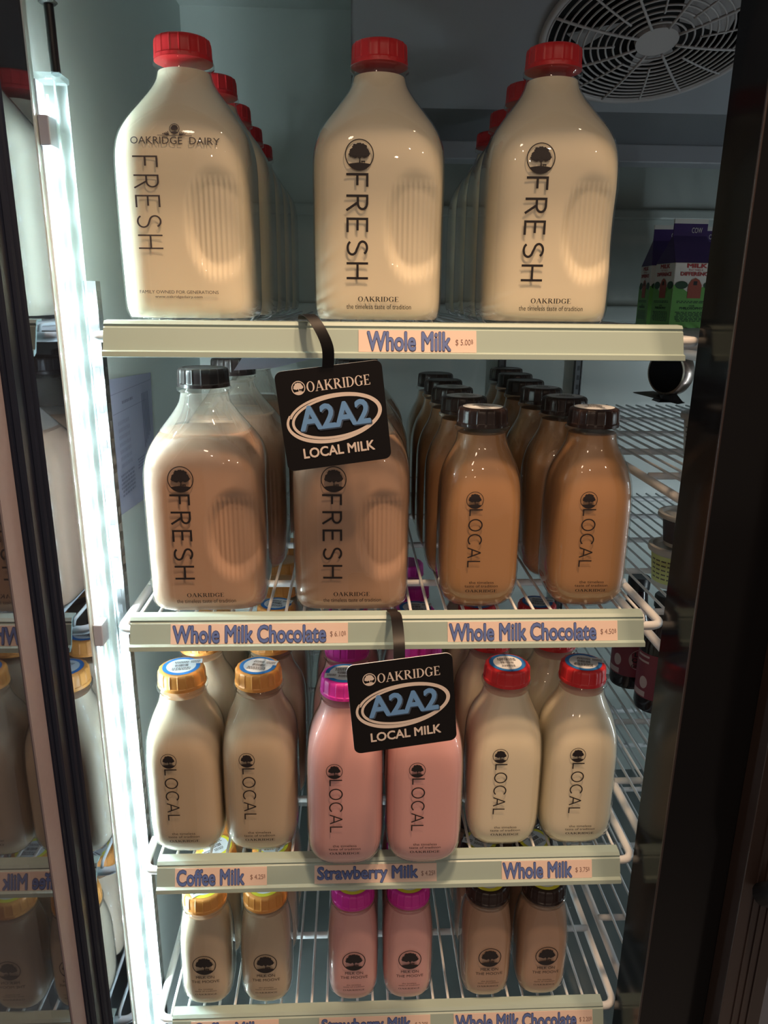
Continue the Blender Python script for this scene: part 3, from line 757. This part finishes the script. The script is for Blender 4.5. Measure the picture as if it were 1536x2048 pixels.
# ------------------------------------------------------------------ A2A2 hanging signs
def sign(cx, cy, cz, tilt, yaw, label, strap, W=.0885, H=.0835):
    t = thing('hanging_sign', label, 'sign', (cx, cy, cz), 'black hanging milk signs')
    R = Matrix.Rotation(yaw, 3, 'Z') @ Matrix.Rotation(-tilt, 3, 'Y')
    def fn(e): return lambda u, v: tuple(R @ Vector((u, -e, v)))
    def rr(w_, h, r):
        P = []
        for x, y, a in ((w_/2-r, h/2-r, 0), (-w_/2+r, h/2-r, PI/2), (-w_/2+r, -h/2+r, PI), (w_/2-r, -h/2+r, 1.5*PI)):
            P += [(x+r*math.cos(a+PI/2*i/6), y+r*math.sin(a+PI/2*i/6)) for i in range(7)]
        return P
    def plate(P, e0, e1, m, me):
        b = MB(); n = len(P); A = [fn(e0)(*p) for p in P]; B = [fn(e1)(*p) for p in P]
        b.add(A+B, [tuple(range(n, 2*n)), tuple(reversed(range(n)))], m); b.add(A+B, [(i, (i+1) % n, n+(i+1) % n, n+i) for i in range(n)], me); return b
    plate(rr(W, H, .006), 0, .0009, MAT['black_card'], MAT['card_edge']).obj('card', t)
    # maker's line
    b = MB(); place(b, tree_art(-.0262, .0268, .0056, .0058, .12), MAT['white_print'], fn(.0011))
    place(b, fit(serif_word('OAKRIDGE', .08), -.0195, .0330, .0224, .0312), MAT['white_print'], fn(.0011)); b.obj('printed_maker', t)
    # hand drawn double oval
    b = MB()
    o1 = [(.0005+(.0395-.0012*k/60)*math.cos(a), -.0005+(.0188+.0010*math.sin(k*.1))*math.sin(a)+.0022*math.cos(a)) for k, a in enumerate([2.75+2*PI*1.02*i/72 for i in range(73)])]
    o2 = [(.0018+.0362*math.cos(a), -.0005+.0168*math.sin(a)+.0020*math.cos(a)) for a in [1.05+(2*PI*.93)*i/72 for i in range(73)]]
    place(b, stroke(o1, .0026, lambda q: .75+.45*math.sin(q*PI*2.2)**2), MAT['white_print'], fn(.0011)); place(b, stroke(o2, .0019, lambda q: .7+.5*math.sin(q*PI)), MAT['white_print'], fn(.00115))
    b.obj('printed_oval', t)
    b = MB(); a = heavy('A2A2', .030, .98)
    place(b, fit(a, -.0282, .0312, -.0103, .0107), MAT['shadow_print'], fn(.0013)); place(b, fit(a, -.0292, .0302, -.0092, .0118), MAT['sky_print'], fn(.0015)); b.obj('printed_code', t)
    b = MB(); place(b, fit(heavy('LOCAL MILK', .026, 1.0), -.0295, .0310, -.0325, -.0238), MAT['white_print'], fn(.0011)); b.obj('printed_slogan', t)
    # strap that curls over the rail
    b = MB(); A = []; hw = .0048
    pts = [Vector(p)-Vector((cx, cy, cz)) for p in strap]
    pts[0] = R @ Vector((strap_u, 0, H/2-.003))
    n = len(pts)
    # smooth through the points
    Q = []
    for i in range(n-1):
        p0 = pts[max(0, i-1)]; p1 = pts[i]; p2 = pts[i+1]; p3 = pts[min(n-1, i+2)]
        for j in range(8):
            q = j/8; Q.append(.5*((2*p1)+(-p0+p2)*q+(2*p0-5*p1+4*p2-p3)*q*q+(-p0+3*p1-3*p2+p3)*q**3))
    Q.append(pts[-1])
    for i, p in enumerate(Q):
        d = (R @ Vector((1, 0, 0))).lerp(Vector((1, 0, .0)), i/len(Q)).normalized()*hw
        T = (Q[min(i+1, len(Q)-1)]-Q[max(0, i-1)]).normalized(); nn = d.cross(T).normalized()*.0004
        A += [p-d+nn, p+d+nn, p+d-nn, p-d-nn]
    fs = []
    for i in range(len(Q)-1):
        for j in range(4): fs.append((i*4+j, i*4+(j+1) % 4, i*4+4+(j+1) % 4, i*4+4+j))
    fs += [(3, 2, 1, 0), tuple(len(A)-4+k for k in range(4))]
    b.add(A, fs, MAT['black_card']); b.obj('strap', t, smooth=True, angle=40)
    return t
strap_u = -.0002
sign(-.0150, -.0240, 1.2535, math.radians(6.8), math.radians(5), 'upper black A2A2 LOCAL MILK sign hanging from the top rail',
     [(0, 0, 0), (-.0195, -.030, 1.309), (-.0250, -.029, 1.3230), (-.0330, -.020, 1.3335), (-.0385, -.008, 1.3345), (-.0405, .004, 1.3310)])
sign(.0420, -.0900, 1.0222, math.radians(5.0), math.radians(5), 'lower black A2A2 LOCAL MILK sign hanging from the second rail',
     [(0, 0, 0), (.0385, -.083, 1.075), (.0378, -.060, 1.0850), (.0375, -.036, 1.0800), (.0370, -.014, 1.0715), (.0368, .003, 1.0668)])
b = MB(); b.add([(-.1012, .007, 1.2875), (-.0665, .007, 1.2900), (-.0180, .007, 1.3020), (-.0180, .007, 1.3160), (-.0900, .007, 1.3160), (-.0925, .007, 1.3000)] , [(0, 1, 2, 3, 4, 5)], MAT['lavender'])
b.add([(-.1012, .0076, 1.2875), (-.0665, .0076, 1.2900), (-.0180, .0076, 1.3020), (-.0180, .0076, 1.3160), (-.0900, .0076, 1.3160), (-.0925, .0076, 1.3000)], [(5, 4, 3, 2, 1, 0)], MAT['lavender'])
tag(b.obj('paper_card'), 'pale lavender paper corner poking out below the top rail', 'paper card')

# ------------------------------------------------------------------ service sheet on the left wall
sh = thing('service_sheet', 'faded printed sheet stuck on the left wall behind the slotted post', 'paper sheet', (XL, .19, 1.12))
def sf(e): return lambda u, v: (.0006+e, u-.19, v-1.12)
def sp_(e): return lambda u, v: (.0006+e, u*1.08+.055-.19, v-.0075-1.12)
b = MB(); place(b, poly((.165, 1.1080), (.335, 1.0960), (.352, 1.2510), (.165, 1.2610)), MAT['sheet'], sf(0)); place(b, poly((.165, 1.2610), (.352, 1.2510), (.335, 1.0960), (.165, 1.1080)), MAT['sheet'], sf(.0002)); b.obj('paper', sh)
b = MB()
place(b, rect(.108, .268, 1.2500, 1.2506), MAT['sheet_ink'], sp_(.0008)); place(b, lines_art(.150, .190, 1.236, 1.242, 1, 3), MAT['sheet_ink'], sp_(.0008))
place(b, rect(.118, .245, 1.228, 1.2286), MAT['sheet_ink'], sp_(.0008))
for k in range(9): place(b, lines_art(.132+k*.0045, .134+k*.0045, 1.165, 1.222, 7, k), MAT['sheet_ink'], sp_(.0008))
for k in range(5): place(b, rect(.225+k*.006, .228+k*.006, 1.170+.004*k, 1.238), MAT['sheet_ink'], sp_(.0008))
place(b, lines_art(.125, .175, 1.132, 1.160, 6, 5), MAT['sheet_ink'], sp_(.0008)); place(b, lines_art(.190, .235, 1.150, 1.164, 4, 8), MAT['sheet_ink'], sp_(.0008))
b.obj('print', sh)

# ------------------------------------------------------------------ evaporator with fan guard
AL = math.radians(19)
HUB = Vector((.330, .262, 1.630))
ev = thing('evaporator_unit', 'grey fan housing under the cooler ceiling with a round ribbed guard', 'cooling unit', tuple(HUB))
ca, sa = math.cos(AL), math.sin(AL)
def ep(u, v, e=0):   # panel plane: u right, v towards the back and down, e = out of the panel (down, forward)
    return (u, v*ca-e*sa, -v*sa-e*ca)
def slabp(b, u0, u1, v0, v1, e0, e1, m):
    vs = [ep(u, v, e) for e in (e0, e1) for v in (v0, v1) for u in (u0, u1)]
    b.add(vs, [(0, 1, 3, 2), (4, 6, 7, 5), (0, 4, 5, 1), (2, 3, 7, 6), (0, 2, 6, 4), (1, 5, 7, 3)], m)
RG = .1215
def panel_with_hole(b, u0, u1, v0, v1, R, m):
    n = 64; P = []
    circ = [(R*math.cos(2*PI*i/n), R*math.sin(2*PI*i/n)) for i in range(n)]
    out = []
    for x, y in circ:
        k = min((u1 if x > 0 else -u0)/max(abs(x), 1e-9), (v1 if y > 0 else -v0)/max(abs(y), 1e-9)); out.append((x*k, y*k))
    vs = [ep(*p) for p in circ]+[ep(*p) for p in out]
    b.add(vs, [(i, n+i, n+(i+1) % n, (i+1) % n) for i in range(n)], m)
    for cu, cv in ((u0, v0), (u1, v0), (u1, v1), (u0, v1)):
        # fill corner triangles
        i = min(range(n), key=lambda q: math.hypot(out[q][0]-cu, out[q][1]-cv))
        a = [(i-1) % n, i, (i+1) % n]
        q = [ep(*out[j]) for j in a]+[ep(cu, cv)]
        b.add(q, [(0, 1, 3), (1, 2, 3)], m)
b = MB(); V0, V1 = -.24, .152
panel_with_hole(b, -.3305, .3305, V0, V1, RG-.003, MAT['fan_panel'])
b.obj('panel', ev)
b = MB()
# side cheeks, underside and drip lip
for sx in (-.3305, .3285):
    P = [ep(sx, V0), ep(sx, V1), (sx, .262, -.066), (sx, .30, -.066), (sx, .30, .152), (sx, -.20, .152)]
    Q = [(p[0]+.002, p[1], p[2]) for p in P]; n = 6
    b.add(P+Q, [tuple(range(n)), tuple(reversed(range(n, 2*n)))]+[(i, n+i, n+(i+1) % n, (i+1) % n) for i in range(n)], MAT['fan_panel'])
b.obj('side_panel', ev)
b = MB(); p0 = ep(0, V1)
b.add([(-.3305, p0[1], p0[2]), (.3305, p0[1], p0[2]), (.3305, .258, -.0650), (-.3305, .258, -.0650)], [(0, 1, 2, 3)], MAT['wall_dark'])
b.obj('underside', ev)
b = MB(); b.box(-.3305, .3305, .258, .30, -.0895, -.0645, MAT['fan_panel']); b.obj('drip_tray', ev, bevel=.002)
b = MB(); n = 64
for i in range(1):
    vs = [ep((RG-.003)*math.cos(2*PI*k/n), (RG-.003)*math.sin(2*PI*k/n), 0) for k in range(n)]+[ep((RG-.003)*math.cos(2*PI*k/n), (RG-.003)*math.sin(2*PI*k/n), -.035) for k in range(n)]
    b.add(vs, [(k, (k+1) % n, n+(k+1) % n, n+k) for k in range(n)]+[tuple(range(n, 2*n))], MAT['dark_void'])
b.obj('fan_cavity', ev)
b = MB()
for k in range(5):
    a0 = 2*PI*k/5
    P = []
    for r in (.03, .06, .095):
        for d in (-.28, .28): P.append(ep(r*math.cos(a0+d), r*math.sin(a0+d), -.024+(.008 if d > 0 else -.006)))
    b.add(P+[(x, y, z+.001) for x, y, z in P], [(0, 1, 3, 2), (2, 3, 5, 4), (6, 8, 9, 7), (8, 10, 11, 9)], MAT['fan'])
b.obj('fan_blades', ev)
# guard: rim, hub, rings, spokes
def ring(b, R, e, rr, m, n=72):
    b.tube([ep(R*math.cos(2*PI*i/n), R*math.sin(2*PI*i/n), e) for i in range(n)], rr, m, 6, True)
b = MB(); ring(b, RG, .003, .0040, MAT['fan']); b.obj('guard_rim', ev, smooth=True)
b = MB(); vs = [ep(.0225*math.cos(2*PI*i/40), .0225*math.sin(2*PI*i/40), .014) for i in range(40)]+[ep(.0236*math.cos(2*PI*i/40), .0236*math.sin(2*PI*i/40), .009) for i in range(40)]
b.add(vs, [tuple(range(40))]+[(i, 40+i, 40+(i+1) % 40, (i+1) % 40) for i in range(40)], MAT['fan']); b.obj('guard_hub', ev)
def dome(r): return .0035+.0100*(1-((r-.02)/(RG-.02))**2)
rg = [.0300+.0079*k for k in range(12)]
for r in rg:
    b = MB(); ring(b, r, dome(r), .00115, MAT['fan']); b.obj('guard_ring', ev, smooth=True)
for k in range(16):
    a = 2*PI*k/16+.17; r0 = .0225 if k % 2 == 0 else .044
    b = MB(); rs = [r0+(RG-r0)*i/8 for i in range(9)]
    b.tube([ep(r*math.cos(a), r*math.sin(a), dome(r)+.0008) for r in rs], .0016 if k % 2 == 0 else .0012, MAT['fan'], 6); b.obj('guard_spoke', ev, smooth=True)

# ------------------------------------------------------------------ things beyond the mullion
def carton(x, y, z, rz, label, wdt=.060, h=.086):
    t = thing('milk_carton', label, 'carton', (x, y, z), 'purple topped milk cartons', rz)
    a = wdt/2; zr = h+.036; zt = zr+.016; zw = zt+.006
    b = MB(); b.box(-a, a, -a, a, 0, h, MAT['cwhite'])
    b.obj('box', t, bevel=.001)
    b = MB()
    b.add([(-a, -a, h), (a, -a, h), (a, a, h), (-a, a, h), (-a*.80, -.0012, zr), (a*.80, -.0012, zr), (a*.80, .0012, zr), (-a*.80, .0012, zr), (-a*.80, -.0012, zt), (a*.80, -.0012, zt), (a*.80, .0012, zt), (-a*.80, .0012, zt)],
          [(0, 1, 5, 4), (2, 3, 7, 6), (1, 2, 6, 5), (3, 0, 4, 7), (4, 5, 9, 8), (6, 7, 11, 10), (5, 6, 10, 9), (7, 4, 8, 11)], MAT['purple'])
    place(b, fit(text2d('COW'), a*.05, a*.55, zr+.004, zr+.011), MAT['cwhite'], lambda u, v: (u, -.0016, v))
    b.obj('gable_top', t)
    b = MB(); b.box(-a*.80, a*.80, -.0016, .0016, zt, zw, MAT['cwhite']); b.obj('sealed_edge', t)
    for face in (0, 1):
        b = MB()
        def fn(e, face=face):
            return (lambda u, v: (u, -a-.0003-e, v)) if face == 0 else (lambda u, v: (-a-.0003-e, -u, v))
        hill = [(-a, 0), (a, 0), (a, h*.60)]+[(a-2*a*i/12, h*(.60+.06*math.sin(i*.7))) for i in range(1, 12)]+[(-a, h*.66)]
        place(b, (hill, [tuple(range(len(hill)))]), MAT['cgreen'], fn(0))
        for bx in (-.62, .72): place(b, disc(a*bx, h*.66, a*.30, h*.06), MAT['cdgreen'], fn(.0002))
        place(b, poly((-a*.30, h*.46), (a*.34, h*.46), (a*.34, h*.66), (a*.20, h*.74), (a*.02, h*.77), (-a*.16, h*.74), (-a*.30, h*.66)), MAT['cbarn'], fn(.0004))
        place(b, rect(-a*.07, a*.11, h*.66, h*.72), MAT['ink'], fn(.0006))
        place(b, fit(heavy('MILK', .04), -a*.45, a*.50, h*.92, h*.985), MAT['cred'], fn(.0002)); place(b, fit(text2d('THAT MAKES A'), -a*.36, a*.32, h*.875, h*.905), MAT['cred'], fn(.0002))
        place(b, fit(heavy('DIFFERENCE', .035), -a*.72, a*.72, h*.80, h*.86), MAT['cred'], fn(.0002))
        place(b, lines_art(-a*.8, a*.7, h*.385, h*.43, 2, 4), MAT['cdgreen'], fn(.0002)); place(b, fit(heavy('OUR', .03), -a*.16, a*.12, h*.33, h*.355), MAT['cdgreen'], fn(.0002)); place(b, fit(heavy('PHILOSOPHY', .03), -a*.60, a*.52, h*.285, h*.325), MAT['cdgreen'], fn(.0002))
        place(b, lines_art(-a*.8, a*.75, h*.10, h*.26, 7, 6), MAT['cdgreen'], fn(.0002))
        b.obj('printed_front' if face == 0 else 'printed_side', t)
    return t
carton(.4665, .430, 1.312, .05, 'nearer purple-topped milk carton beside the mullion, with a red barn')
carton(.4760, .520, 1.312, -.12, 'farther purple-topped milk carton, left of the nearer one')
carton(.5400, .535, 1.312, .02, 'rearmost milk carton, only its white top edge showing behind the others')

th = thing('dial_thermometer', 'round steel dial thermometer hanging by the mullion under the top rail', 'thermometer', (.352, .175, 1.2465))
b = MB(); n = 40; Rm = Matrix.Rotation(math.radians(-152), 3, 'Z')
def dial(prof, m):
    vs = []; fs = []
    for r, d in prof:
        for j in range(n):
            a = 2*PI*j/n; vs.append(tuple(Rm @ Vector((d, r*math.cos(a), r*math.sin(a)))+Vector((0, 0, .0265))))
    for i in range(len(prof)-1):
        for j in range(n): fs.append((i*n+j, i*n+(j+1) % n, (i+1)*n+(j+1) % n, (i+1)*n+j))
    fs += [tuple(reversed(range(n))), tuple((len(prof)-1)*n+j for j in range(n))]
    b = MB(); b.add(vs, fs, m); return b
dial([(.017, -.011), (.0235, -.010), (.0258, -.006), (.0258, .0055), (.0246, .0082), (.0226, .0084)], MAT['chrome']).obj('case', th, angle=35)
dial([(.0205, -.0122), (.0212, -.0114), (.0205, -.0106)], MAT['black_gloss']).obj('back_cover', th)
dial([(.0222, .0082), (.0222, .0090)], MAT['black_gloss']).obj('dial_face', th)
b = MB(); b.add([(-.006, -.006, .004), (.006, -.006, .004), (.006, .006, .004), (-.006, .006, .004), (-.014, -.010, -.006), (.014, -.010, -.006), (.014, .010, -.006), (-.014, .010, -.006)],
                [(0, 1, 2, 3), (7, 6, 5, 4), (0, 4, 5, 1), (1, 5, 6, 2), (2, 6, 7, 3), (3, 7, 4, 0)], MAT['black_matte']); b.obj('foot', th)
b = MB(); b.add([(-.042, -.004, .0045), (.004, -.018, -.0060), (.018, -.006, -.0065), (-.012, .012, .004)], [(0, 1, 2, 3)], MAT['steel']); b.add([(-.042, -.004, .0038), (.004, -.018, -.0067), (.018, -.006, -.0072), (-.012, .012, .0033)], [(3, 2, 1, 0)], MAT['steel']); b.obj('base_plate', th)
b = MB(); b.tube([(0, 0, .052), (0, .002, .057), (0, .006, .0605)], .0012, MAT['steel'], 6); b.obj('hook', th)

def tub(x, y, z, h, r, label, lblmat, lidr):
    t = thing('food_tub', label, 'tub', (x, y, z), 'plastic tubs beyond the mullion')
    b = MB(); b.lathe([(r*.84, 0), (r*.86, .001), (r, h*.88)], MAT['tub'], 36); b.obj('cup', t, angle=40)
    b = MB(); b.lathe([(r*.868, h*.12), (r*.99, h*.80)], lblmat, 36, cap=False)
    b.v = [(v[0]*1.012, v[1]*1.012, v[2]) for v in b.v]
    for k in range(5):
        rr = r*(.885+.02*k)*1.02
        for a in range(40):
            if a % 4 == 3: continue
            a0 = PI+a*.07; z0 = h*(.22+.11*k); b.add([(rr*math.cos(a0), rr*math.sin(a0), z0), (rr*math.cos(a0+.06), rr*math.sin(a0+.06), z0), (rr*math.cos(a0+.06), rr*math.sin(a0+.06), z0+h*.035), (rr*math.cos(a0), rr*math.sin(a0), z0+h*.035)], [(0, 1, 2, 3)], MAT['ink_soft'])
    b.obj('label', t, smooth=True)
    b = MB(); b.lathe([(lidr, h*.86), (lidr*1.02, h*.90), (lidr, h*.985), (lidr*.93, h), (lidr*.86, h*.995), (lidr*.82, h*.90), (.0005, h*.90)], MAT['tub'], 40); b.obj('lid', t, angle=40)
    return t
tub(.3835, .172, 1.0227, .050, .0285, 'lower plastic tub with yellow-green label in the stack beside the mullion', MAT['tub_lbl'], .0325)
tub(.3890, .170, 1.0727, .040, .0260, 'upper grey-rimmed tub stacked on the yellow-green one beside the mullion', MAT['ink_soft'], .0315)
tub(.4020, .172, 1.1783, .050, .0270, 'pale tub on the shelf under the dial thermometer, half behind the mullion', MAT['tub'], .031)

def juice(x, y, z, label):
    t = thing('juice_bottle', label, 'bottle', (x, y, z), 'dark juice bottles beyond the mullion')
    R = .0275
    b = MB(); b.lathe([(R*.80, 0), (R*.95, .002), (R, .008), (R, .095), (R*.9, .108), (R*.55, .130), (R*.48, .150), (R*.5, .158)], MAT['juice'], 40); b.obj('glass', t, angle=50)
    b = MB(); b.lathe([(R*1.01, .022), (R*1.01, .088)], MAT['jlabel'], 40, cap=False)
    def fn(e): return lambda u, v: ((R*1.015+e)*math.cos(u), (R*1.015+e)*math.sin(u), v)
    def grid(u0, u1, v0, v1, m, e=.0002):
        for i in range(8): place(b, rect(u0+(u1-u0)*i/8, u0+(u1-u0)*(i+1)/8, v0, v1), m, fn(e))
    A0 = -PI*.62
    grid(A0-1.35, A0-.55, .024, .032, MAT['jpale']); grid(A0-1.2, A0-.5, .074, .077, MAT['jpale']); grid(A0-1.2, A0-.5, .082, .085, MAT['jpale'])
    place(b, disc(A0-.70, .045, .22, .009), MAT['jpale'], fn(.0002)); place(b, disc(A0+.45, .050, .55, .016), MAT['jpale'], fn(.0002))
    place(b, fit(heavy('LA', .03), A0+.15, A0+.75, .055, .062), MAT['ink'], fn(.0005)); place(b, fit(heavy('QUE', .03), A0+.05, A0+.85, .045, .053), MAT['ink'], fn(.0005)); place(b, fit(heavy('GRAPE', .02), A0+.05, A0+.85, .038, .043), MAT['ink'], fn(.0005))
    b.obj('label', t, smooth=True)
    b = MB(); b.lathe([(R*.55, .150), (R*.56, .151), (R*.56, .166), (R*.5, .168), (.0005, .168)], MAT['black_matte'], 32); b.obj('cap', t, angle=40)
    return t
juice(.4205, .262, .8033, 'nearer dark juice bottle with maroon label beside the mullion')
juice(.4090, .330, .8033, 'farther dark juice bottle with maroon label, left of the nearer one')
